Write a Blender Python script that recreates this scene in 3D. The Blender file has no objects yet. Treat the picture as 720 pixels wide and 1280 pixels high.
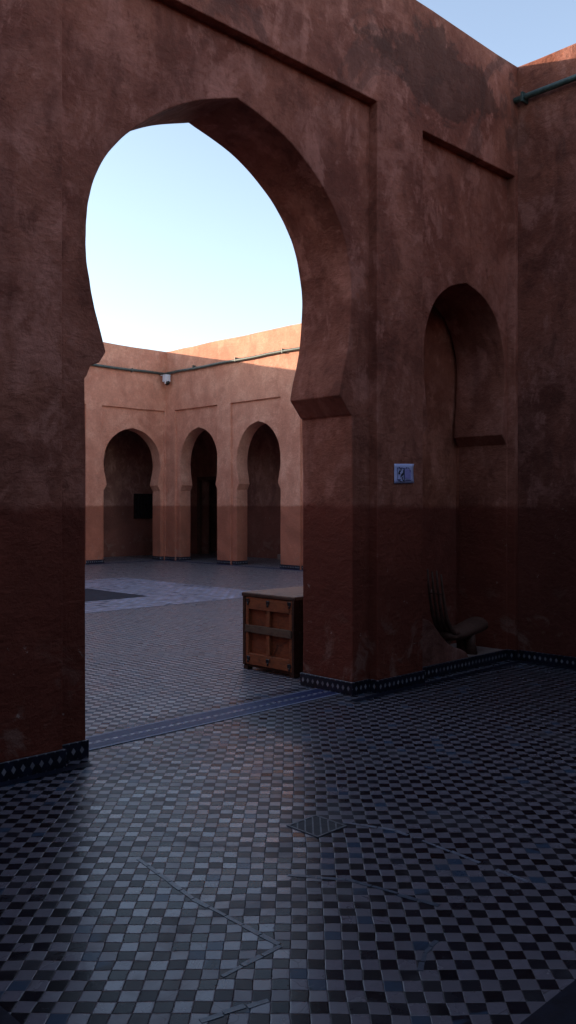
import bpy, bmesh, math, random
from mathutils import Vector, Matrix, noise
random.seed(7)
C = bpy.context.scene
col = C.collection
PI = math.pi
H = 5.75

# ------------------------------------------------------------------ nodes
class NT:
    def __init__(s, name):
        s.m = bpy.data.materials.new(name); s.m.use_nodes = True
        s.t = s.m.node_tree; s.t.nodes.clear()
        s.out = s.t.nodes.new('ShaderNodeOutputMaterial')
        s.bsdf = s.t.nodes.new('ShaderNodeBsdfPrincipled')
        s.t.links.new(s.bsdf.outputs[0], s.out.inputs[0])
        s.geo = s.t.nodes.new('ShaderNodeNewGeometry')
        s.pos = s.geo.outputs['Position']
    def link(s, a, b): s.t.links.new(a, b)
    def put(s, sock, v):
        if isinstance(v, bpy.types.NodeSocket): s.t.links.new(v, sock)
        elif isinstance(v, (tuple, list)) and len(v) == 3 and sock.type == 'RGBA': sock.default_value = (*v, 1)
        else: sock.default_value = v
    def math(s, op, a, b=0.0, c=0.0, clamp=False):
        n = s.t.nodes.new('ShaderNodeMath'); n.operation = op; n.use_clamp = clamp
        s.put(n.inputs[0], a); s.put(n.inputs[1], b); s.put(n.inputs[2], c)
        return n.outputs[0]
    def vmath(s, op, a, b=(0, 0, 0), sc=None):
        n = s.t.nodes.new('ShaderNodeVectorMath'); n.operation = op
        s.put(n.inputs[0], a); s.put(n.inputs[1], b)
        if sc is not None: s.put(n.inputs['Scale'], sc)
        return n.outputs[0]
    def sep(s, v):
        n = s.t.nodes.new('ShaderNodeSeparateXYZ'); s.put(n.inputs[0], v); return n.outputs
    def comb(s, x, y, z):
        n = s.t.nodes.new('ShaderNodeCombineXYZ')
        for i, v in enumerate((x, y, z)): s.put(n.inputs[i], v)
        return n.outputs[0]
    def noise(s, v, scale, detail=4, rough=.55, dist=0.0, color=False):
        n = s.t.nodes.new('ShaderNodeTexNoise')
        s.put(n.inputs['Vector'], v); n.inputs['Scale'].default_value = scale
        n.inputs['Detail'].default_value = detail; n.inputs['Roughness'].default_value = rough
        n.inputs['Distortion'].default_value = dist
        return n.outputs['Color' if color else 'Fac']
    def white(s, v, color=False):
        n = s.t.nodes.new('ShaderNodeTexWhiteNoise'); n.noise_dimensions = '3D'
        s.put(n.inputs['Vector'], v); return n.outputs['Color' if color else 'Value']
    def step(s, v, a, b, lo=0.0, hi=1.0):
        n = s.t.nodes.new('ShaderNodeMapRange'); n.interpolation_type = 'SMOOTHSTEP'
        s.put(n.inputs[0], v); n.inputs[1].default_value = a; n.inputs[2].default_value = b
        n.inputs[3].default_value = lo; n.inputs[4].default_value = hi
        return n.outputs[0]
    def mix(s, f, a, b, mode='MIX'):
        n = s.t.nodes.new('ShaderNodeMix'); n.data_type = 'RGBA'; n.blend_type = mode
        s.put(n.inputs[0], f); s.put(n.inputs[6], a); s.put(n.inputs[7], b)
        return n.outputs[2]
    def bump(s, h, strength, dist, normal=None):
        n = s.t.nodes.new('ShaderNodeBump'); n.inputs['Strength'].default_value = strength
        n.inputs['Distance'].default_value = dist; s.put(n.inputs['Height'], h)
        if normal is not None: s.put(n.inputs['Normal'], normal)
        return n.outputs[0]
    def done(s, color, rough=.8, normal=None, metal=0.0, spec=.5):
        s.put(s.bsdf.inputs['Base Color'], color); s.put(s.bsdf.inputs['Roughness'], rough)
        s.put(s.bsdf.inputs['Metallic'], metal); s.put(s.bsdf.inputs['Specular IOR Level'], spec)
        if normal is not None: s.put(s.bsdf.inputs['Normal'], normal)
        return s.m

def stucco(name, hi, lo, dado, stain=1.0, dadoz=1.5, seed=0.0, mott=1.0):
    t = NT(name); p = t.vmath('ADD', t.pos, (seed, seed*.7, 0)); z = t.sep(t.pos)[2]
    big = t.noise(p, .9, 6, .6, .6)
    mid = t.noise(t.vmath('MULTIPLY', p, (1, 1, .7)), 3.4, 9, .7, .35)
    fine = t.noise(p, 22, 6, .7)
    sx, sy, sz = t.sep(p)
    streak = t.noise(t.comb(t.math('MULTIPLY', sx, 5), t.math('MULTIPLY', sy, 5), t.math('MULTIPLY', sz, .7)), 1, 5, .6)
    c = t.mix(t.step(big, .38, .60), tuple(v*.85**mott for v in lo), hi)
    # pale lime bloom wandering over the plaster
    pale = tuple(min(1, v*1.38+.06) for v in hi)
    ridge = t.math('ABSOLUTE', t.math('SUBTRACT', t.noise(p, 1.7, 9, .68, .5), .5))
    c = t.mix(t.math('MULTIPLY', t.step(ridge, .0, .09, .40, 0), t.step(t.noise(p, 2.1, 4), .42, .62)), c, pale)
    c = t.mix(t.step(mid, .51, .62, 0, .6*mott), c, pale)
    c = t.mix(t.step(mid, .36, .48, .6*mott, 0), c, tuple(v*.58 for v in lo))
    c = t.mix(t.step(streak, .48, .7, 0, .42*mott), c, tuple(v*.7 for v in lo))
    # damp dark stains high on the walls
    st = t.math('MULTIPLY', t.step(t.noise(p, 1.25, 9, .66, .9), .50, .56), t.step(z, 4.2, 5.1))
    c = t.mix(t.math('MULTIPLY', st, stain*.5), c, (.11, .055, .042))
    # the big flaked stain below the coping near the corner
    dg = t.math('ADD', t.math('SUBTRACT', sx, seed), t.math('MULTIPLY', z, 0))
    nn = t.math('MULTIPLY', t.math('SUBTRACT', t.noise(p, 2.6, 9, .68, .5), .5), 2.2)
    e1 = t.math('ADD', t.math('ABSOLUTE', t.math('DIVIDE', t.math('SUBTRACT', dg, 6.25), 1.0)), t.math('ABSOLUTE', t.math('DIVIDE', t.math('SUBTRACT', z, 5.22), .42)))
    c = t.mix(t.math('MULTIPLY', t.step(t.math('ADD', e1, nn), .95, 1.12, 1, 0), stain*.68), c, (.105, .042, .027))
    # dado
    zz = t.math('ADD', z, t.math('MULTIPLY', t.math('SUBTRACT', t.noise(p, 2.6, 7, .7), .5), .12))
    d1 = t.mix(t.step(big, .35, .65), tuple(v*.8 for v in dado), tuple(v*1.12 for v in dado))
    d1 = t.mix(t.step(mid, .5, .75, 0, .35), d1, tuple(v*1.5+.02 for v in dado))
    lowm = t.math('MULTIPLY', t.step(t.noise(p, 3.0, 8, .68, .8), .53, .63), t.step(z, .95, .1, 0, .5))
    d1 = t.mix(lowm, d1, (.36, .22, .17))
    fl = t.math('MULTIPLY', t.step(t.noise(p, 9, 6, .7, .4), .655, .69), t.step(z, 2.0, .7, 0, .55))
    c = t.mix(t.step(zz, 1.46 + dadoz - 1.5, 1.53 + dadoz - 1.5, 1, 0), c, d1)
    c = t.mix(fl, c, (.52, .40, .34))
    c = t.mix(t.step(fine, .3, .7, 0, .22), c, tuple(v*.5 for v in dado))
    hgt = t.math('ADD', t.math('MULTIPLY', t.noise(p, 3.2, 5, .6, .5), 1.3), t.math('MULTIPLY', t.noise(p, 26, 7, .72), .5))
    hgt = t.math('ADD', hgt, t.math('MULTIPLY', t.noise(t.vmath('MULTIPLY', p, (1, 1, 2.2)), 7, 7, .65, .3), .6))
    return t.done(c, .86, t.bump(hgt, .35+.6*mott, .024), spec=.25)

def zellij(name):
    t = NT(name); x, y, z = t.sep(t.pos)
    u = t.math('DIVIDE', t.math('ADD', x, y), .056)
    v = t.math('DIVIDE', z, .105)
    fu = t.math('ABSOLUTE', t.math('SUBTRACT', t.math('FRACT', u), .5))
    fv = t.math('ABSOLUTE', t.math('SUBTRACT', t.math('FRACT', v), .5))
    d = t.math('ADD', fu, t.math('MULTIPLY', fv, 1.25))
    rnd = t.white(t.comb(t.math('FLOOR', u), 1, 3))
    pale = t.mix(rnd, (.15, .155, .18), (.30, .30, .33))
    dk = t.mix(t.white(t.comb(t.math('FLOOR', t.math('ADD', u, .5)), t.math('FLOOR', t.math('MULTIPLY', v, 2)), 2)), (.006, .007, .014), (.012, .015, .032))
    c = t.mix(t.step(d, .24, .28), pale, dk)
    d2 = t.math('ADD', t.math('SUBTRACT', .5, fu), t.math('MULTIPLY', t.math('SUBTRACT', .5, fv), 1.25))
    c = t.mix(t.step(d2, .12, .16, .6, 0), c, pale)
    h = t.noise(t.pos, 40, 3)
    return t.done(c, .3, t.bump(h, .3, .004))

def tiles(name, size, ang, light, dark, lightvar=.35, blue=.12, warp=.02, off=(0, 0), bands=False, rough=(.24, .42), tilt=.05, contrast=1.0):
    t = NT(name)
    w = t.vmath('SCALE', t.vmath('SUBTRACT', t.noise(t.pos, .55, 2, .5, 0, True), (.5, .5, .5)), sc=warp*5)
    w2 = t.vmath('SCALE', t.vmath('SUBTRACT', t.noise(t.pos, 7, 2, .5, 0, True), (.5, .5, .5)), sc=.016)
    p = t.vmath('ADD', t.vmath('ADD', t.pos, w), w2)
    x, y, z = t.sep(p)
    ca, sa = math.cos(ang), math.sin(ang)
    u = t.math('DIVIDE', t.math('ADD', t.math('ADD', t.math('MULTIPLY', x, ca), t.math('MULTIPLY', y, sa)), off[0]), size)
    v = t.math('DIVIDE', t.math('ADD', t.math('SUBTRACT', t.math('MULTIPLY', y, ca), t.math('MULTIPLY', x, sa)), off[1]), size)
    iu, iv = t.math('FLOOR', u), t.math('FLOOR', v)
    cell = t.comb(iu, iv, 0)
    par = t.math('FLOORED_MODULO', t.math('ADD', iu, iv), 2.0)
    r1 = t.white(cell); r2 = t.white(t.comb(iv, iu, 5)); r3 = t.white(t.comb(iu, iv, 9), True)
    patch = t.noise(t.pos, 1.1, 5, .6, .5)
    wear = t.noise(t.pos, 38, 6, .7)
    lc = t.mix(t.math('MULTIPLY', r1, lightvar*2), light, tuple(v*.55 for v in light))
    lc = t.mix(t.step(wear, .35, .65, 0, .35), lc, tuple(v*.6 for v in light))
    dc = t.mix(r2, dark, tuple(v*2.2+.004 for v in dark))
    isb = t.step(t.math('ADD', r2, t.math('MULTIPLY', t.math('SUBTRACT', patch, .5), .9)), .97-blue*.4, 1.0-blue*.4)
    dc = t.mix(isb, dc, (.035, .06, .10))
    dc = t.mix(t.step(wear, .55, .8, 0, .3), dc, (.09, .09, .10))
    c = t.mix(par, lc, dc)
    fu, fv = t.math('FRACT', u), t.math('FRACT', v)
    e = t.math('MINIMUM', t.math('MINIMUM', fu, t.math('SUBTRACT', 1, fu)), t.math('MINIMUM', fv, t.math('SUBTRACT', 1, fv)))
    e = t.math('ADD', e, t.math('MULTIPLY', t.math('SUBTRACT', t.noise(t.pos, 45, 3), .5), .06))
    gr = t.step(e, .006, .032, 1, 0)
    c = t.mix(t.math('MULTIPLY', gr, .7), c, (.05, .033, .036))
    grime = t.step(t.noise(t.pos, 2.3, 7, .65, .8), .48, .72, 0, .45)
    c = t.mix(grime, c, (.07, .07, .08))
    chip = t.math('MULTIPLY', t.step(t.noise(t.pos, 55, 4, .7), .60, .64), t.step(e, .16, .05))
    c = t.mix(t.math('MULTIPLY', chip, .8), c, (.06, .055, .055))
    # hairline cracks wandering across several tiles
    cr = t.math('ABSOLUTE', t.math('SUBTRACT', t.noise(t.pos, .9, 5, .5, .8), .5))
    c = t.mix(t.step(cr, .0, .0016, .6, 0), c, (.02, .02, .022))
    # each hand-cut tile sits at a slightly different angle
    tl = t.vmath('SCALE', t.vmath('SUBTRACT', r3, (.5, .5, .5)), sc=tilt)
    und = t.vmath('SCALE', t.vmath('SUBTRACT', t.noise(t.pos, 2.2, 3, .5, 0, True), (.5, .5, .5)), sc=.05)
    nrm = t.vmath('NORMALIZE', t.vmath('ADD', t.vmath('MULTIPLY', t.vmath('ADD', tl, und), (1, 1, 0)), (0, 0, 1)))
    hgt = t.math('SUBTRACT', t.math('ADD', t.step(e, .0, .06), t.math('MULTIPLY', wear, .5)), t.math('MULTIPLY', chip, .6))
    n = t.bump(hgt, .4, .0022, nrm)
    rg = t.math('ADD', t.math('MULTIPLY', r1, rough[1]-rough[0]), t.math('ADD', rough[0], t.math('MULTIPLY', grime, .35)))
    rg = t.math('ADD', rg, t.math('MULTIPLY', gr, .3))
    return t.done(c, rg, n, spec=t.math('SUBTRACT', .62, t.math('MULTIPLY', par, .44)))

def plain(name, c1, c2, scale=12, rough=.6, bump=.3, dist=.004, metal=0.0, stretch=(1, 1, 1), spec=.5):
    t = NT(name); p = t.vmath('MULTIPLY', t.pos, stretch)
    n = t.noise(p, scale, 6, .65, .4)
    c = t.mix(t.step(n, .3, .7), c1, c2)
    return t.done(c, rough, t.bump(t.noise(p, scale*2.2, 5, .6), bump, dist), metal, spec)

def wood(name, a, b, dk):
    t = NT(name); p = t.vmath('MULTIPLY', t.pos, (26, 5, 26))
    g = t.noise(p, 1.6, 7, .7, 1.4); k = t.noise(t.pos, 7, 6, .7, .8)
    c = t.mix(t.step(g, .3, .7), a, b)
    c = t.mix(t.step(k, .5, .72, 0, .8), c, dk)
    c = t.mix(t.step(t.noise(t.pos, 34, 6, .7), .64, .70, 0, .55), c, (.42, .33, .22))
    return t.done(c, .62, t.bump(t.math('ADD', g, t.math('MULTIPLY', k, .6)), .5, .006), spec=.3)

M = {}
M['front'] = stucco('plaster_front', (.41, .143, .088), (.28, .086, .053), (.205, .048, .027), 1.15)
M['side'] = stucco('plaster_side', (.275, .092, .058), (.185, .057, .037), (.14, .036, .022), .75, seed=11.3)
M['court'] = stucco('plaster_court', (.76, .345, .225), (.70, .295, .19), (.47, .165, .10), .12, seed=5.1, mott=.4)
M['niche'] = stucco('plaster_niche', (.50, .175, .10), (.40, .125, .07), (.24, .06, .037), .3, seed=8.8)
M['footing'] = stucco('bare_plaster_footing', (.27, .11, .08), (.19, .07, .048), (.16, .055, .036), 0, dadoz=-3, seed=2.2)
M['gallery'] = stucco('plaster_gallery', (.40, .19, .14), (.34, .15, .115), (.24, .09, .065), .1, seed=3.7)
M['baseboard'] = zellij('glazed_baseboard')
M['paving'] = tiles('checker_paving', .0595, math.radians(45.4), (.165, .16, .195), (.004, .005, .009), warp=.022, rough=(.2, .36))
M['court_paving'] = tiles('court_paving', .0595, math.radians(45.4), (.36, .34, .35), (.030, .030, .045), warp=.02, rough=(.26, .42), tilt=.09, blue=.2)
M['pale_paving'] = tiles('pale_court_paving', .09, 0, (.29, .30, .36), (.17, .185, .25), warp=.008, rough=(.3, .45), tilt=.05)
M['dark_slab'] = plain('dark_slab_stone', (.020, .022, .032), (.035, .038, .05), 5, .75, .2, spec=.15)
M['border'] = plain('navy_border_tile', (.006, .007, .014), (.013, .016, .032), 16, .5, .3, spec=.2)
M['border_check'] = tiles('small_border_check', .045, 0, (.30, .31, .36), (.012, .014, .03), warp=.004)
M['blue_tile'] = plain('blue_glazed_tile', (.014, .02, .07), (.03, .042, .115), 24, .5, .5, .004, spec=.3)
M['strip_check'] = tiles('strip_check_tile', .032, 0, (.26, .28, .36), (.02, .03, .09), warp=.003)
M['pale_line'] = plain('pale_blue_line', (.13, .15, .23), (.20, .22, .30), 30, .5, .4, .004, spec=.3)
M['repair'] = plain('repair_tile', (.05, .07, .10), (.09, .115, .15), 20, .34, .4, .004)
M['repair_pale'] = plain('pale_repair_tile', (.11, .12, .16), (.22, .24, .29), 28, .35, .5, .005)
M['iron'] = plain('old_iron', (.10, .105, .12), (.19, .195, .21), 30, .5, .4, .002, .5)
M['pit'] = plain('drain_pit', (.018, .018, .024), (.035, .035, .042), 20, .7)
M['pipe'] = plain('green_painted_pipe', (.018, .045, .045), (.05, .085, .075), 18, .42, .4, .003)
M['cable'] = plain('grey_green_pipe', (.05, .075, .065), (.11, .13, .11), 18, .5, .4, .003)
M['wood'] = wood('chest_wood', (.33, .095, .036), (.19, .052, .022), (.05, .02, .012))
M['wood_rail'] = wood('chest_rail_wood', (.38, .12, .045), (.23, .068, .028), (.07, .028, .015))
M['wood_grey'] = wood('worn_chest_rail', (.20, .13, .085), (.11, .065, .042), (.04, .025, .018))
M['wood_dark'] = wood('dark_chest_wood', (.085, .032, .018), (.045, .018, .011), (.015, .008, .006))
M['wood_top'] = wood('bare_lid_wood', (.30, .18, .12), (.18, .10, .068), (.07, .04, .028))
M['seat'] = wood('stool_wood', (.15, .075, .052), (.09, .042, .03), (.04, .02, .015))
M['white'] = plain('white_enamel', (.72, .72, .76), (.80, .80, .84), 10, .4, .1)
M['black'] = plain('black_glass', (.01, .01, .012), (.02, .02, .022), 10, .2, .1)
M['paper'] = plain('lilac_paper', (.56, .58, .92), (.66, .68, .95), 14, .65, .3, .002)
M['paper2'] = plain('violet_panel', (.33, .31, .70), (.42, .38, .76), 14, .65, .3, .002)
M['ink'] = plain('blue_ink', (.03, .035, .14), (.05, .05, .20), 14, .65)
M['black_ink'] = plain('black_ink', (.015, .018, .035), (.03, .03, .06), 14, .65)
M['ledge'] = plain('ledge_stone', (.30, .23, .20), (.22, .15, .13), 9, .6, .5, .006)
M['earth'] = plain('dry_earth', (.30, .20, .14), (.24, .16, .11), 2, .9)
M['door_frame'] = wood('door_frame_wood', (.16, .07, .045), (.10, .04, .028), (.03, .015, .01))
M['door'] = wood('door_wood', (.06, .028, .018), (.035, .016, .011), (.012, .007, .005))

# ------------------------------------------------------------------ meshes
def link(name, bm, mat, parent=None, smooth=False, bevel=0.0, seg=2, ang=35):
    bmesh.ops.recalc_face_normals(bm, faces=bm.faces)
    me = bpy.data.meshes.new(name); bm.to_mesh(me); bm.free()
    me.materials.append(mat)
    for p in me.polygons: p.use_smooth = smooth
    o = bpy.data.objects.new(name, me); col.objects.link(o)
    if parent: o.parent = parent
    if bevel:
        b = o.modifiers.new('bevel', 'BEVEL'); b.width = bevel; b.segments = seg
        b.limit_method = 'ANGLE'; b.angle_limit = math.radians(ang)
    return o

def box(bm, x0, x1, y0, y1, z0, z1, jit=0.0):
    vs = []
    for x in (x0, x1):
        for y in (y0, y1):
            for z in (z0, z1):
                j = [random.uniform(-jit, jit) for _ in range(3)]
                vs.append(bm.verts.new((x+j[0], y+j[1], z+j[2])))
    for f in ((0, 1, 3, 2), (4, 6, 7, 5), (0, 4, 5, 1), (2, 3, 7, 6), (0, 2, 6, 4), (1, 5, 7, 3)):
        bm.faces.new([vs[i] for i in f])
    return vs

def tube(bm, pts, radii, n=12, cap=True):
    rings = []
    for i, p in enumerate(pts):
        p = Vector(p)
        a = Vector(pts[max(i-1, 0)]); b = Vector(pts[min(i+1, len(pts)-1)])
        d = (b-a).normalized()
        up = Vector((0, 0, 1)) if abs(d.z) < .9 else Vector((1, 0, 0))
        s = d.cross(up).normalized(); t = s.cross(d)
        r = radii[i] if isinstance(radii, (list, tuple)) else radii
        ru, rv = r if isinstance(r, (list, tuple)) else (r, r)
        rings.append([bm.verts.new(p + s*math.cos(2*PI*k/n)*ru + t*math.sin(2*PI*k/n)*rv) for k in range(n)])
    for a, b in zip(rings, rings[1:]):
        for k in range(n): bm.faces.new((a[k], a[(k+1) % n], b[(k+1) % n], b[k]))
    if cap: bm.faces.new(rings[0][::-1]); bm.faces.new(rings[-1])

def sheet(name, x0, x1, y0, y1, z, mat, label=None):
    bm = bmesh.new()
    bm.faces.new([bm.verts.new(v) for v in ((x0, y0, z), (x1, y0, z), (x1, y1, z), (x0, y1, z))])
    o = link(name, bm, mat); o['kind'] = 'structure'
    return o

def tag(o, label, cat, group=None, kind=None):
    o['label'] = label; o['category'] = cat
    if group: o['group'] = group
    if kind: o['kind'] = kind
    return o
def thing(name, loc, label, cat, group=None):
    o = bpy.data.objects.new(name, None); o.empty_display_size = .2
    col.objects.link(o); o.location = loc
    tag(o, label, cat, group); return o
def local(bm, loc): bmesh.ops.translate(bm, verts=bm.verts, vec=[-c for c in loc])

def smooth_curve(P, n=10):
    out = []
    for i in range(len(P)-1):
        p0 = P[max(i-1, 0)]; p1 = P[i]; p2 = P[i+1]; p3 = P[min(i+2, len(P)-1)]
        for k in range(n):
            t = k/n
            out.append(tuple(.5*(2*p1[a]+(-p0[a]+p2[a])*t+(2*p0[a]-5*p1[a]+4*p2[a]-p3[a])*t*t+(-p0[a]+3*p1[a]-3*p2[a]+p3[a])*t**3) for a in (0, 1)))
    out.append(P[-1]); return out

def arch(cx, foot, prof, jit=.004, base=-.03, left=None):
    """foot: jamb half width + impost points (half, z); prof: curve (half, z) ending at the apex (0, z)."""
    def side(ft, pf, sd):
        pts = [(ft[0][0], base)]
        for i in range(1, 5): pts.append((ft[0][0], ft[0][1]*i/5))
        pts += list(ft) + smooth_curve(pf)
        return [(h + (jit*(noise.noise((cx*3+sd, z*2.6, 1.3)) + .35*noise.noise((cx*3+sd, z*11, 4.1))) if h > .05 else 0), z) for h, z in pts]
    lf, lp = left if left else (foot, prof)
    L = [(cx-h, z) for h, z in side(lf, lp, 7.7)]
    Rr = [(cx+h, z) for h, z in side(foot, prof, 2.2)][:-1][::-1]
    return L + Rr

BIG = dict(foot=[(1.20, 2.215), (1.18, 2.225), (1.08, 2.335)], prof=[(1.055, 2.36), (1.09, 2.52), (1.155, 2.78), (1.19, 3.08), (1.175, 3.34), (1.075, 3.66), (.83, 3.96), (.45, 4.20), (0, 4.325)])
BIG_L = ([(1.20, 2.26), (1.185, 2.275), (1.16, 2.34), (1.10, 2.365), (1.065, 2.425)], [(1.06, 2.435), (1.10, 2.58), (1.16, 2.80), (1.195, 3.06), (1.17, 3.34), (1.05, 3.63), (.79, 3.91), (.42, 4.16), (0, 4.325)])
NIC = dict(foot=[(.675, 2.10), (.66, 2.105), (.60, 2.17)], prof=[(.585, 2.185), (.605, 2.36), (.635, 2.6), (.645, 2.84), (.60, 3.08), (.47, 3.31), (.26, 3.46), (0, 3.54)])
SML = dict(foot=[(.80, 1.91), (.785, 1.92), (.725, 2.03)], prof=[(.71, 2.05), (.745, 2.22), (.79, 2.45), (.80, 2.68), (.745, 2.98), (.58, 3.27), (.32, 3.48), (0, 3.58)])
def scaled(a, k): return dict(foot=[(x*k, z) for x, z in a['foot']], prof=[(x*k, z) for x, z in a['prof']])

def slab(bm, outline, d0, d1, M3):
    """outline in (u, z), extruded between depths d0..d1 and mapped by M3(u, d, z)."""
    f = [bm.verts.new(M3(u, d0, z)) for u, z in outline]
    b = [bm.verts.new(M3(u, d1, z)) for u, z in outline]
    bm.faces.new(f); bm.faces.new(b[::-1])
    n = len(f)
    for i in range(n): bm.faces.new((f[i], b[i], b[(i+1) % n], f[(i+1) % n]))

def wall_outline(u0, u1, top, holes, wob=.006):
    """holes: list of point lists going up and down from the base, in rising u."""
    pts = [(u0, -.03)]
    for h in holes: pts += h
    pts += [(u1, -.03)]
    n = max(2, int((u1-u0)/.5))
    pts += [(u1 + (u0-u1)*i/n, top + (random.uniform(-wob, wob))) for i in range(n+1)]
    return pts
def rect(u0, u1, z, base=-.03):
    r = [(u0, base)]
    n = 6
    for i in range(1, n): r.append((u0+random.uniform(-.003, .003), z*i/n))
    r += [(u0, z)]
    m = max(2, int((u1-u0)/.4))
    for i in range(1, m): r.append((u0+(u1-u0)*i/m, z+random.uniform(-.003, .003)))
    r += [(u1, z)]
    for i in range(n-1, 0, -1): r.append((u1+random.uniform(-.003, .003), z*i/n))
    return r + [(u1, base)]

IDm = lambda u, d, z: (u, d, z)

# ------------------------------------------------------------------ main wall with the big arch and the niche
YP, YR, YB = 4.46, 4.545, 5.10
loc = (5.1, 4.5, 0)
mw = thing('arched_wall', loc, 'weathered dark red plaster wall with the big horseshoe arch opening onto the courtyard', 'wall')
bm = bmesh.new()
big = arch(3.955, BIG['foot'], BIG['prof'], .011, left=BIG_L)
nic = arch(6.735, NIC['foot'], NIC['prof'], .008)
slab(bm, wall_outline(-3.0, 7.6, H-.006, [big, nic]), YR, YB, IDm)
slab(bm, wall_outline(-3.0, 7.603, H, [rect(2.555, 5.36, 4.73), rect(5.96, 7.425, 4.68)]), YP, YR+.02, IDm)
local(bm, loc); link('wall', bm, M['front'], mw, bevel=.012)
bm = bmesh.new()   # closed back of the niche
box(bm, 5.9, 7.62, YB+.04, YB+.30, -.02, 3.9)
box(bm, 5.85, 6.045, YB-.02, YB+.2, -.02, 3.88); box(bm, 7.425, 7.61, YB-.02, YB+.2, -.02, 3.88)
box(bm, 5.93, 7.58, YB-.02, YB+.2, 3.6, 3.87)
local(bm, loc); link('niche_back', bm, M['niche'], mw, bevel=.006)
bm = bmesh.new(); box(bm, 6.062, 7.408, YR+.012, YB+.038, 0, .10, .002)
local(bm, loc); link('niche_ledge', bm, M['ledge'], mw, bevel=.008)
bm = bmesh.new()
slab(bm, [(6.052, .02), (6.82, .02), (6.80, .10), (6.76, .15), (6.67, .19), (6.56, .22), (6.46, .27), (6.36, .35), (6.27, .44), (6.18, .50), (6.052, .53)], YR+.014, YR+.06, IDm)
local(bm, loc); link('plaster_footing', bm, M['footing'], mw, bevel=.018, seg=3)
bm = bmesh.new()   # baseboard follows recess and jambs
T = .014
bb = .105
def base_run(bm, x0, x1, y0, y1): box(bm, x0, x1, y0, y1, 0, bb, .0008)
base_run(bm, -3, 2.555+T, YP-T, YP+.004); base_run(bm, 2.552, 2.555+T, YP+.0045, YR-T-.0005); base_run(bm, 2.5552, 2.72, YR-T, YR+.004)
base_run(bm, 2.7202, 2.77, YR-T-.001, YB+T)
base_run(bm, 5.14, 5.1748, YR-T-.001, YB+T); base_run(bm, 5.175, 5.3598, YR-T, YR+.004)
base_run(bm, 5.36-T, 5.363, YP+.0045, YR-T-.0005)
base_run(bm, 5.36-T, 5.96+T, YP-T, YP+.004)
base_run(bm, 5.957, 5.96+T, YP+.0045, YR-T-.0005)
base_run(bm, 5.9745, 7.4250, YR-T, YR+.0115)
base_run(bm, 7.425-T, 7.459, YP-T, YP+.004); base_run(bm, 7.425-T, 7.428, YP+.0045, YR-T-.0005)
local(bm, loc); link('tile_baseboard', bm, M['baseboard'], mw, bevel=.003, seg=1)

# ------------------------------------------------------------------ front yard side wall and the two walls behind the camera
sw_loc = (7.6, 0, 0)
swl = thing('side_wall', sw_loc, 'dark red plaster wall at the right edge under the green pipe, sunlit along its top', 'wall')
bm = bmesh.new()
MX = lambda u, d, z: (d, u, z)
slab(bm, wall_outline(-5.2, YP+.3, H+.01, []), 7.475, 8.0, MX)
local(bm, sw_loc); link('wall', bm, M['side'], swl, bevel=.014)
bm = bmesh.new(); box(bm, 7.475-T, 7.479, -4.7, YP-T-.0005, 0, bb, .0008)
local(bm, sw_loc); link('tile_baseboard', bm, M['baseboard'], swl, bevel=.003, seg=1)

# ------------------------------------------------------------------ courtyard walls
def arcade(name, loc, M3, bays, u0, u1, label, mat, hjk, alf, corner_margin, ztop=4.1, rev=False):
    """M3(u, d, z): d = distance behind the visible face."""
    t = thing(name, loc, label, 'wall', 'arcaded walls around the courtyard')
    bm = bmesh.new(); holes = []; rects = []
    for (c, a0, a1, k) in bays:
        s = scaled(SML, k); holes.append(arch(c, s['foot'], s['prof'], .012)); rects.append(rect(a0, a1, ztop))
    slab(bm, wall_outline(u0, u1, H-.008, holes, .008), .06, .43, M3)
    slab(bm, wall_outline(u0-.003, u1+.003, H, rects, .012), 0, .08, M3)
    local(bm, loc); link('wall', bm, mat, t, bevel=.014)
    # baseboard pieces between the openings
    bm = bmesh.new(); cur = u0
    def bx(a, b, d0, d1):
        if b-a < .004: return
        p = M3(a, d0, 0); q = M3(b, d1, 0)
        box(bm, min(p[0], q[0]), max(p[0], q[0]), min(p[1], q[1]), max(p[1], q[1]), 0, .10)
    for (c, a0, a1, k) in bays:
        w = .80*k
        bx(cur, a0, -T, .003); bx(a0+.0005, c-w, .06-T, .063)
        bx(c-w+.0005, c-w+T, .06-T, .43); bx(c+w-T, c+w-.0005, .06-T, .43)
        bx(c+w, a1-.0005, .06-T, .063); cur = a1
    bx(cur, u1-T-.002, -T, .003)
    local(bm, loc); link('tile_baseboard', bm, M['baseboard'], t, bevel=.003, seg=1)
    return t
XR, YF, XL = 14.35, 19.5, .6
# far wall (faces the camera across the yard), u = X
bays_l = []
c = 13.30
while c > 1.9:
    bays_l.append((c, c-.99, c+1.01, 1.13)); c -= 2.48
bays_l.reverse()
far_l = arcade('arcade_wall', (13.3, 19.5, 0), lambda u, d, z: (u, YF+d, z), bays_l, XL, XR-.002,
    'far courtyard wall left of the inner corner, shaded all over, its arch showing a small dark window', M['court'], 1, 1, .05)
# right courtyard wall, u = Y
bays_r = [(18.15, 17.30, 19.10, 1.0), (15.80, 14.94, 16.77, 1.0)]
c = 13.35
while c > 6.3:
    bays_r.append((c, c-.93, c+.93, 1.0)); c -= 2.42
bays_r.reverse()
far_r = arcade('arcade_wall', (14.35, 16.8, 0), lambda u, d, z: (XR+d, u, z), bays_r, YB+.002, YF+.3,
    'right courtyard wall with two shaded arches, the only far wall with sun along its top', M['court'], 1, 1, .05)
# left courtyard wall (hidden behind the pier, keeps the sun out), plain with same top
cl = thing('courtyard_wall', (XL-.25, 12, 0), 'plain left wall of the courtyard, red plaster, hidden behind the left pier', 'wall')
bm = bmesh.new(); slab(bm, wall_outline(YB+.01, YF+.4, H, []), XL-.5, XL, MX)
local(bm, (XL-.25, 12, 0)); link('wall', bm, M['court'], cl, bevel=.014)

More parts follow.
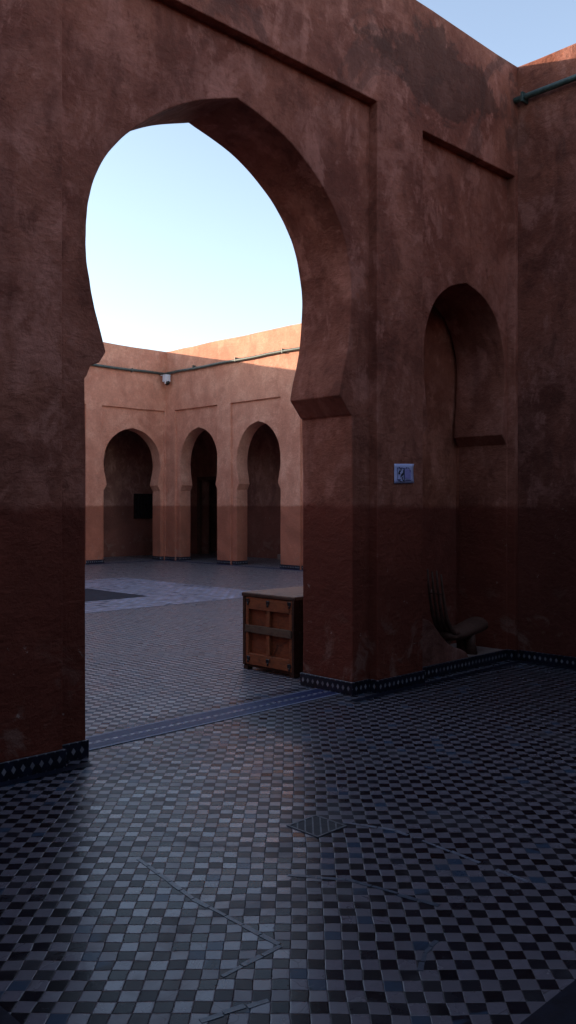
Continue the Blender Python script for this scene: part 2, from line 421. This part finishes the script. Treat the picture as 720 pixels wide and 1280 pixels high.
# galleries behind the arches
def gal(name, loc, boxes, label, extra=None):
    t = thing(name, loc, label, 'wall', 'gallery walls behind the courtyard arches')
    bm = bmesh.new()
    for b in boxes: box(bm, *b)
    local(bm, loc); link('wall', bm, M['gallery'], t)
    return t
gl = gal('gallery_wall', (13.3, 21.8, 0), [(XL, 17.2, 21.8, 22.1, -.02, 4.4), (XL-.3, XL, 19.94, 22.1, -.02, 4.4)],
    'dim back wall of the gallery with a dark barred window, seen through the leftmost far arch')
bm = bmesh.new(); box(bm, XL-.3, 17.2, 19.935, 22.1, 4.402, 4.6); local(bm, (13.3, 21.8, 0)); link('roof', bm, M['gallery'], gl)
# small barred dark window in it
bm = bmesh.new()
for a, b, cc, d in ((14.80, 14.86, 1.05, 1.95), (15.6, 15.66, 1.05, 1.95), (14.86, 15.6, 1.05, 1.11), (14.86, 15.6, 1.89, 1.95)): pass
wx0, wx1 = 13.72, 14.52
wx0, wx1, wz0, wz1 = 14.85, 15.52, 1.11, 1.86
for a in ((wx0, wx0+.05, wz0, wz1), (wx1-.05, wx1, wz0, wz1), (wx0+.05, wx1-.05, wz0, wz0+.05), (wx0+.05, wx1-.05, wz1-.05, wz1)):
    box(bm, a[0], a[1], 21.74, 21.82, a[2], a[3])
for i in range(1, 6):
    x = wx0 + (wx1-wx0)*i/6; box(bm, x-.008, x+.008, 21.755, 21.77, wz0+.05, wz1-.05)
for i in range(1, 5):
    z = wz0 + (wz1-wz0)*i/5; box(bm, wx0+.05, wx1-.05, 21.772, 21.785, z-.008, z+.008)
local(bm, (13.3, 21.8, 0)); wn = link('window', bm, M['black'], gl)
bm = bmesh.new(); box(bm, wx0+.05, wx1-.05, 21.79, 21.81, wz0+.05, wz1-.05); local(bm, (13.3, 21.8, 0)); link('pane', bm, M['black'], wn)
gr = gal('gallery_wall', (16.9, 16, 0), [(16.9, 17.2, YB, 20.28, -.02, 4.4), (16.9, 17.2, 21.12, 21.797, -.02, 4.4), (16.9, 17.2, 20.28, 21.12, 2.3, 4.4), (14.8, 16.9, YB, YB+.3, -.02, 4.4), (17.2, 19.5, 22.0, 22.2, -.02, 2.8), (19.5, 19.7, 19.0, 22.2, -.02, 2.8), (17.2, 19.7, 18.8, 19.0, -.02, 2.8), (17.2, 19.7, 19.0, 22.0, 2.8, 3.0)],
    'dim back wall of the gallery with a black doorway, seen through the two right-hand far arches')
bm = bmesh.new(); box(bm, 16.80, 16.93, 20.19, 20.28, 0, 2.39); box(bm, 16.80, 16.93, 21.12, 21.22, 0, 2.39); box(bm, 16.80, 16.93, 20.28, 21.12, 2.3, 2.39)
local(bm, (16.9, 16, 0)); dfm = link('door_frame', bm, M['door_frame'], gr, bevel=.004)
bm = bmesh.new(); box(bm, XR+.435, 17.25, YB, 19.93, 4.404, 4.598); local(bm, (16.9, 16, 0)); link('roof', bm, M['gallery'], gr)
bm = bmesh.new(); box(bm, 16.5, 16.898, 14.6, 17.3, 0, .16); local(bm, (16.9, 16, 0)); link('stone_bench', bm, M['ledge'], gr, bevel=.01)

# ------------------------------------------------------------------ front yard: walls behind the camera, plus an added unseen roof for shade
rw = thing('rear_wall', (2, -4.2, 0), 'plain red plaster wall of the front yard behind the viewpoint', 'wall')
bm = bmesh.new(); box(bm, -3.2, 8.0, -5.2, -4.7, -.02, 6.4); local(bm, (2, -4.2, 0)); link('wall', bm, M['side'], rw, bevel=.014)
lw = thing('left_wall', (-3, 0, 0), 'plain red plaster wall of the front yard left of the viewpoint', 'wall')
bm = bmesh.new(); box(bm, -3.3, -2.8, -4.7, YP-.001, -.02, 5.75); local(bm, (-3, 0, 0)); link('wall', bm, M['side'], lw, bevel=.014)
SHADE_ROOF = True  # unseen roof and pillars added to cut sky light on the front yard
if SHADE_ROOF:
    pr = thing('shade_roof', (2, -2, 0), 'added unseen timber roof behind the viewpoint, shading the front yard', 'shade_roof')
    bm = bmesh.new(); box(bm, -2.8, 7.5, -4.7, -.9, 4.3, 4.6); local(bm, (2, -2, 0)); link('roof', bm, M['wood_dark'], pr)
    for x in (-2.5, 7.2):
        bm = bmesh.new(); box(bm, x-.2, x+.2, -1.4, -1.0, 0, 4.3); local(bm, (2, -2, 0)); link('shade_roof_pillar', bm, M['side'], pr, bevel=.02)

# ------------------------------------------------------------------ floors
sheet('ground', -400, 400, -400, 400, -.02, M['earth'])
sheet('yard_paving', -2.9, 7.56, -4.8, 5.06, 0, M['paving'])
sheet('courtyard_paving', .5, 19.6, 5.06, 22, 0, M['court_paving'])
# pale square paving round the dark centre slab
sheet('pale_paving', 5.4, 10.2, 10.6, 15.3, .004, M['pale_paving'])
sheet('dark_slab', 6.5, 8.35, 11.85, 13.7, .008, M['dark_slab'])
# threshold bands between the jambs
def band(name, y0, y1, mat, z=.004, x0=2.775, x1=5.135):
    return sheet(name, x0, x1, y0, y1, z, mat)
band('threshold_strip', 4.645, 4.672, M['pale_line'])
band('threshold_strip', 4.675, 4.755, M['blue_tile'])
band('threshold_strip', 4.758, 4.802, M['strip_check'])
band('threshold_strip', 4.805, 4.90, M['blue_tile'])
band('threshold_strip', 4.903, 4.925, M['pale_line'])
# dark borders of the front paving
sheet('paving_border', 1.08, 7.455, 1.20, 1.325, .004, M['border'])
sheet('paving_border', 1.08, 1.20, 1.33, 4.30, .004, M['border'])
sheet('paving_border', 1.2, 7.455, .35, 1.195, .004, M['border_check'])
sheet('paving_border', 1.205, 2.70, 4.37, 4.44, .004, M['border'])
sheet('paving_border', 5.0, 7.38, 4.37, 4.44, .004, M['border'])
sheet('paving_border', 7.385, 7.455, 1.33, 4.44, .004, M['border'])
sheet('paving_border', XL+1, XR-.03, YF-.20, YF-.05, .004, M['blue_tile'])
sheet('paving_border', XR-.20, XR-.05, 5.2, YF-.205, .004, M['blue_tile'])

def ribbon(pts, w, mat, gap=.15, jit=.004, seglen=.07, z=.0016, name='paving_repair'):
    """row of hand-cut thin tile pieces following a line on the floor"""
    bm = bmesh.new()
    for (a, b) in zip(pts, pts[1:]):
        a = Vector(a); b = Vector(b); L = (b-a).length; d = (b-a)/L; s = Vector((-d.y, d.x))
        n = max(1, int(L/seglen))
        for i in range(n):
            if random.random() < gap: continue
            p = a + d*(L*i/n + .0025); q = a + d*(L*(i+1)/n - .0025)
            ww = w*random.uniform(.7, 1.15)/2
            o = s*random.uniform(-jit, jit)
            cs = [p-s*ww+o, q-s*ww*random.uniform(.8, 1.1)+o, q+s*ww*random.uniform(.8, 1.1)+o, p+s*ww+o]
            lo = [bm.verts.new((c.x, c.y, z-.004)) for c in cs]; hi = [bm.verts.new((c.x, c.y, z)) for c in cs]
            bm.faces.new(hi); 
            for k in range(4): bm.faces.new((lo[k], lo[(k+1) % 4], hi[(k+1) % 4], hi[k]))
    o = link(name, bm, mat); o['kind'] = 'structure'; return o
ribbon([(2.12, 3.08), (2.055, 2.62), (2.05, 2.14)], .022, M['repair'], .02, .002, .09)
ribbon([(2.05, 2.13), (1.78, 2.125)], .022, M['repair'], .02, .002, .09)
ribbon([(1.58, 1.985), (1.80, 1.925)], .028, M['repair'], .1, .006, .06)
ribbon([(3.06, 2.76), (3.155, 2.52), (3.135, 2.2), (3.10, 1.80)], .020, M['repair_pale'], .16, .003, .075)
ribbon([(2.46, 2.52), (2.60, 2.33), (2.645, 2.1), (2.69, 1.84)], .022, M['repair'], .2, .006, .08)
ribbon([(2.26, 1.70), (2.36, 1.76), (2.46, 1.78)], .02, M['repair'], .1, .004, .05)

# drain grate
dl = (2.935, 2.81, 0)
dr = thing('drain_grate', dl, 'small square metal drain grate set flush in the black and white floor', 'drain')
bm = bmesh.new(); s = .092
box(bm, -s, s, -s, s, -.004, .0015); link('pit', bm, M['pit'], dr)
bm = bmesh.new(); w = .009
box(bm, -s-w, s+w, -s-w, -s+.002, -.003, .0045); box(bm, -s-w, s+w, s-.002, s+w, -.003, .0045)
box(bm, -s-w, -s+.002, -s+.002, s-.002, -.003, .0045); box(bm, s-.002, s+w, -s+.002, s-.002, -.003, .0045)
link('frame', bm, M['iron'], dr, bevel=.0015, seg=1)
for i in range(6):   # bars run along the line of sight, across the diamond
    k = (i-2.5)*.036
    bm = bmesh.new()
    # a bar is the part of the line x-y = k*sqrt2 inside the square
    L = s*math.sqrt(2) - abs(k) - .004
    a = Vector((k, -L)); b = Vector((k, L)); R2 = Matrix.Rotation(math.radians(-45), 2)
    pa = [R2 @ Vector(v) for v in ((k-.0035, -L), (k+.0035, -L), (k+.0035, L), (k-.0035, L))]
    lo = [bm.verts.new((v.x, v.y, .0005)) for v in pa]; hi = [bm.verts.new((v.x, v.y, .004)) for v in pa]
    bm.faces.new(hi); bm.faces.new(lo[::-1])
    for q in range(4): bm.faces.new((lo[q], lo[(q+1) % 4], hi[(q+1) % 4], hi[q]))
    link('bar', bm, M['iron'], dr)

# ------------------------------------------------------------------ pipes
def pipe(name, loc, pts, r, mat, label, group, brackets):
    t = thing(name, loc, label, 'pipe', group)
    bm = bmesh.new(); tube(bm, pts, r, 14); local(bm, loc); link('tube', bm, mat, t, smooth=True)
    for (p, q) in brackets:
        bm = bmesh.new(); box(bm, min(p[0], q[0]), max(p[0], q[0]), min(p[1], q[1]), max(p[1], q[1]), min(p[2], q[2]), max(p[2], q[2]))
        local(bm, loc); link('bracket', bm, mat, t, bevel=.002, seg=1)
    return t
ys = [YP-.03, YP-.06, YP-.10]
pts = [(7.42, 4.50, 5.405), (7.42, 4.43, 5.405)] + [(7.415+.004*math.sin(y*3), y, 5.40+.006*math.sin(y*2)) for y in [4.2-.4*i for i in range(23)]]
pipe('water_pipe', (7.42, 0, 5.4), pts, .029, M['pipe'], 'thick dark green pipe high on the dark wall at the right edge', None,
     [((7.375, y-.012, 5.355), (7.48, y+.012, 5.449)) for y in (4.36, 3.2, 1.9, .6, -.7, -2.0)])
def wavy(a, b, n, amp):
    return [tuple(a[k]+(b[k]-a[k])*i/n + (amp*math.sin(i*1.9) if k == 2 else 0) for k in range(3)) for i in range(n+1)]
pipe('water_pipe', (XR-.06, 12, 5.15), wavy((XR-.055, YF-.05, 5.13), (XR-.055, 5.2, 5.21), 24, .008), .034, M['cable'],
     'thin grey green pipe crossing the partly sunlit courtyard wall, right of the white camera', 'thin pipes round the courtyard',
     [((XR-.09, y-.012, 5.11), (XR+.005, y+.012, 5.22)) for y in (18.2, 16.5, 14.8, 13.1, 11.4, 9.7)])
pipe('water_pipe', (10, YF-.06, 5.13), wavy((XR-.10, YF-.055, 5.12), (XL+.05, YF-.055, 5.08), 24, .008), .034, M['cable'],
     'thin grey green pipe crossing the shaded courtyard wall, left of the white camera', 'thin pipes round the courtyard',
     [((x-.012, YF-.09, 5.06), (x+.012, YF+.005, 5.16)) for x in (13.2, 11.5, 9.8, 8.1, 6.4)])

# security camera in the inner corner
cl_ = (14.19, 19.26, 4.93)
cam_t = thing('security_camera', cl_, 'small white camera with a dark lens hanging below the pipe in the courtyard corner', 'camera')
bm = bmesh.new()
box(bm, -.085, .085, -.08, .08, -.06, .12); link('housing', bm, M['white'], cam_t, bevel=.02, seg=3)
bm = bmesh.new(); box(bm, -.06, .13, -.03, .21, .125, .15); box(bm, -.02, .02, -.02, .02, .12, .13); link('bracket', bm, M['white'], cam_t, bevel=.004)
bm = bmesh.new(); bmesh.ops.create_uvsphere(bm, u_segments=20, v_segments=12, radius=.075)
bmesh.ops.translate(bm, verts=bm.verts, vec=(.01, -.02, -.075)); link('lens_dome', bm, M['black'], cam_t, smooth=True)
bm = bmesh.new(); box(bm, -.10, -.07, -.075, -.04, -.12, -.03); link('side_lug', bm, M['white'], cam_t, bevel=.006)

# ------------------------------------------------------------------ paper notice
nl = (5.69, YP-.004, 1.765)
nt = thing('paper_notice', nl, 'small lilac paper notice with blue print stuck on the pier between arch and niche', 'notice')
PW, PH = .128, .080
bm = bmesh.new()
n1, n2 = 8, 6; grid = []
for i in range(n1+1):
    rowv = []
    for j in range(n2+1):
        x = -PW + 2*PW*i/n1; z = -PH + 2*PH*j/n2
        y = -.004 - .004*math.sin(i*.9)*math.cos(j*.8)*.5 - (.006 if i == n1 and j in (0, n2) else 0)
        rowv.append(bm.verts.new((x, y, z + .004*(x/PW))))
    grid.append(rowv)
for i in range(n1):
    for j in range(n2): bm.faces.new((grid[i][j], grid[i+1][j], grid[i+1][j+1], grid[i][j+1]))
ob = link('sheet', bm, M['paper'], nt, smooth=True)
so = ob.modifiers.new('thick', 'SOLIDIFY'); so.thickness = .001
def marks(name, rects, mat, y=-.0095):
    bm = bmesh.new()
    for (x0, x1, z0, z1) in rects: box(bm, x0, x1, y, y+.0012, z0, z1, .0006)
    return link(name, bm, mat, nt)
marks('panel', [(.008, .085, -.040, .035)], M['paper2'], -.0085)
rs = []
x = -.095
while x < .075:   # short line of script across the head
    w = random.uniform(.006, .014); rs.append((x, x+w, .038+random.uniform(-.003, .003), .043+random.uniform(0, .008))); x += w+random.uniform(.003, .012)
marks('printed_heading', rs, M['ink']); rs = []
x = .012
while x < .085:
    w = random.uniform(.006, .012); rs.append((x, x+w, -.058+random.uniform(-.002, .002), -.050)); x += w+.003
marks('printed_caption', rs, M['ink']); marks('printed_caption', [(-.088, -.045, -.056, -.050), (-.08, -.055, -.062, -.058)], M['ink']); rs = []
rs += [(.068, .082, .022, .027), (.074, .086, .014, .018)]; marks('margin_line', [(-.092, -.088, -.055, .045)], M['ink'])
marks('printed_text', rs, M['ink'])
marks('printed_drawing', [(-.005, .002, -.070, .038), (-.078, -.058, -.008, .008), (-.070, -.050, .010, .022), (-.048, -.040, .024, .040), (-.042, -.022, -.022, -.006), (-.030, -.010, -.012, .004),
    (-.050, -.040, -.030, -.018), (-.030, -.020, -.052, -.030), (-.060, -.035, -.070, -.064), (-.020, -.008, -.066, -.052), (-.016, -.010, .006, .028)], M['black_ink'])

# ------------------------------------------------------------------ wooden chest
cx, cy0, cy1, cX1 = 5.30, 5.34, 6.01, 6.12
zb, zt = .038, .705
chl = (5.7, 5.72, 0)
ch = thing('wooden_chest', chl, 'battered orange brown framed wooden chest behind the right pier of the big arch', 'chest')
def part(name, boxes, mat, parent, jit=.002, bevel=.005, L=chl):
    bm = bmesh.new()
    for b in boxes: box(bm, *b, jit)
    local(bm, L); return link(name, bm, mat, parent, bevel=bevel)
part('body', [(cx+.028, cX1, cy0+.012, cy1-.012, zb+.02, zt-.03)], M['wood'], ch)
part('lid', [(cx-.006, cX1+.02, cy0-.008, cy1+.008, zt-.029, zt)], M['wood_top'], ch)
part('edge_trim', [(cx-.012, cx+.008, cy0-.012, cy1+.012, zt-.034, zt-.006), ], M['wood_dark'], ch, .003)
# front framing (faces -X): stiles, rails, muntin
x0, x1 = cx-.004, cx+.030
part('corner_post', [(x0-.004, x1+.03, cy1-.035, cy1, zb, zt-.036)], M['wood_dark'], ch)
part('corner_post', [(x0-.004, x1+.03, cy0, cy0+.028, zb, zt-.036)], M['wood_dark'], ch)
part('stile', [(x0, x1, cy1-.075, cy1-.036, zb+.01, zt-.04)], M['wood_rail'], ch)
part('stile', [(x0, x1, cy0+.029, cy0+.062, zb+.01, zt-.04)], M['wood_rail'], ch)
part('rail', [(x0-.002, x1, cy0+.063, cy1-.076, zt-.150, zt-.04)], M['wood_rail'], ch)
part('rail', [(x0-.002, x1, cy0+.063, cy1-.076, zb+.012, zb+.115)], M['wood_rail'], ch)
part('middle_rail', [(x0-.012, x1, cy0+.030, cy1-.037, .345, .41)], M['wood_grey'], ch, .004)
cm = (cy0+cy1)/2
part('muntin', [(x0, x1, cm-.022, cm+.022, .412, zt-.151)], M['wood_rail'], ch)
part('muntin', [(x0, x1, cm-.022, cm+.022, zb+.116, .343)], M['wood_rail'], ch)
# side facing the arch pier, its shade put in as dark wood colour
part('side_panel', [(cx+.055, cX1-.03, cy0+.004, cy0+.0118, zb+.03, zt-.05)], M['wood_dark'], ch, .001, .001)
part('side_frame', [(cx+.06, cX1-.001, cy0-.006, cy0+.011, zt-.11, zt-.034), (cx+.06, cX1-.001, cy0-.006, cy0+.011, zb+.01, zb+.09), (cx+.06, cX1-.001, cy0-.006, cy0+.011, .34, .40)], M['wood_dark'], ch)
for (x, y) in ((cx+.03, cy0+.03), (cx+.03, cy1-.035), (cX1-.04, cy0+.03), (cX1-.04, cy1-.035)):
    part('foot', [(x-.034, x+.03, y-.03, y+.03, 0, zb-.002)], M['wood_dark'], ch)
part('skirt', [(cx+.01, cx+.03, cy0+.02, cy1-.02, zb-.012, zb+.010)], M['wood_dark'], ch)
for (y, z) in ((cm, zt-.085), (cm, zb+.06), (cy0+.06, zt-.075), (cy1-.07, zt-.085), (cy0+.06, zb+.05), (cy1-.075, zb+.06)):
    bm = bmesh.new()
    box(bm, x0-.007, x0-.0005, y-.022, y+.022, z-.006, z+.028, .002); box(bm, x0-.010, x0-.0005, y-.010, y+.010, z-.03, z-.006, .002)
    local(bm, chl); link('iron_clasp', bm, M['black'], ch, bevel=.002, seg=1)

# ------------------------------------------------------------------ low wooden chair in the niche
sl = (6.87, 4.70, .10)
st = thing('wooden_chair', sl, 'dark low wooden chair with rounded seat and tall curving back standing in the niche', 'chair')
bm = bmesh.new()   # seat: thick log-like plank, rounded end to the right
pts = [(-.26, .0, .21), (-.20, 0, .195), (-.08, 0, .205), (.06, 0, .225), (.20, 0, .25), (.285, 0, .262), (.312, 0, .266), (.325, 0, .268)]
tube(bm, pts, [(.06, .03), (.10, .045), (.115, .058), (.12, .066), (.12, .074), (.115, .072), (.09, .058), (.05, .03)], 20)
link('seat', bm, M['seat'], st, smooth=True)
for s_ in (-1, 1):
    bm = bmesh.new(); tube(bm, [(.10, s_*.055, 0), (.085, s_*.052, .1), (.06, s_*.05, .19)], [(.055, .045), (.05, .04), (.06, .045)], 12)
    link('leg', bm, M['seat'], st, smooth=True)
bm = bmesh.new(); tube(bm, [(-.24, 0, 0), (-.22, 0, .1), (-.20, 0, .185)], [.028, .026, .032], 12); link('leg', bm, M['seat'], st, smooth=True)
for k, yy in enumerate((-.075, -.025, .025, .075)):
    e = [.0, .03, .02, .04, -.02][k]
    bm = bmesh.new()
    tube(bm, [(-.10, yy, .205), (-.20, yy, .222), (-.28, yy, .28), (-.335, yy, .38), (-.375, yy, .52), (-.405, yy, .66), (-.42, yy, .78+e)],
         [(.026, .022), (.026, .021), (.025, .018), (.021, .015), (.016, .011), (.012, .008), (.008, .006)], 8)
    link('back_slat', bm, M['seat'], st, smooth=True)
bm = bmesh.new(); tube(bm, [(-.395, -.085, .60), (-.40, 0, .602), (-.395, .085, .60)], .006, 8); link('back_rail', bm, M['seat'], st, smooth=True)

# ------------------------------------------------------------------ light
EL = 10.0
sun_dir = Vector((-.54, .823, 0)).normalized()*math.cos(math.radians(EL)) + Vector((0, 0, math.sin(math.radians(EL))))
sd = bpy.data.lights.new('sun', 'SUN'); sd.energy = 2.2; sd.angle = math.radians(.5); sd.color = (1, .82, .62)
so = bpy.data.objects.new('sun', sd); col.objects.link(so); so.rotation_euler = sun_dir.to_track_quat('Z', 'Y').to_euler()
W = bpy.data.worlds.new('World'); C.world = W; W.use_nodes = True
nt_ = W.node_tree; bg = nt_.nodes['Background']
sky = nt_.nodes.new('ShaderNodeTexSky'); sky.sky_type = 'NISHITA'; sky.sun_disc = False
sky.sun_elevation = math.radians(EL); sky.sun_rotation = math.atan2(sun_dir.x, sun_dir.y)
sky.air_density = 1.0; sky.dust_density = .7; sky.ozone_density = 1.4; sky.altitude = 400
hs = nt_.nodes.new('ShaderNodeHueSaturation'); hs.inputs['Saturation'].default_value = .80; hs.inputs['Hue'].default_value = .507
nt_.links.new(sky.outputs[0], hs.inputs['Color']); nt_.links.new(hs.outputs[0], bg.inputs[0]); bg.inputs[1].default_value = .12

# ------------------------------------------------------------------ camera
cd = bpy.data.cameras.new('camera'); cam = bpy.data.objects.new('camera', cd); col.objects.link(cam)
cam.location = (0, 0, 1.5); cam.rotation_euler = (PI/2, 0, math.radians(45.65-90))
cd.sensor_fit = 'VERTICAL'; cd.sensor_height = 36; cd.lens = 1085/1280*36; cd.shift_y = -8/1280
cd.clip_end = 2000; cd.clip_start = .05
C.camera = cam
C.view_settings.view_transform = 'Standard'; C.view_settings.look = 'None'
C.view_settings.exposure = 1.88; C.view_settings.gamma = 1
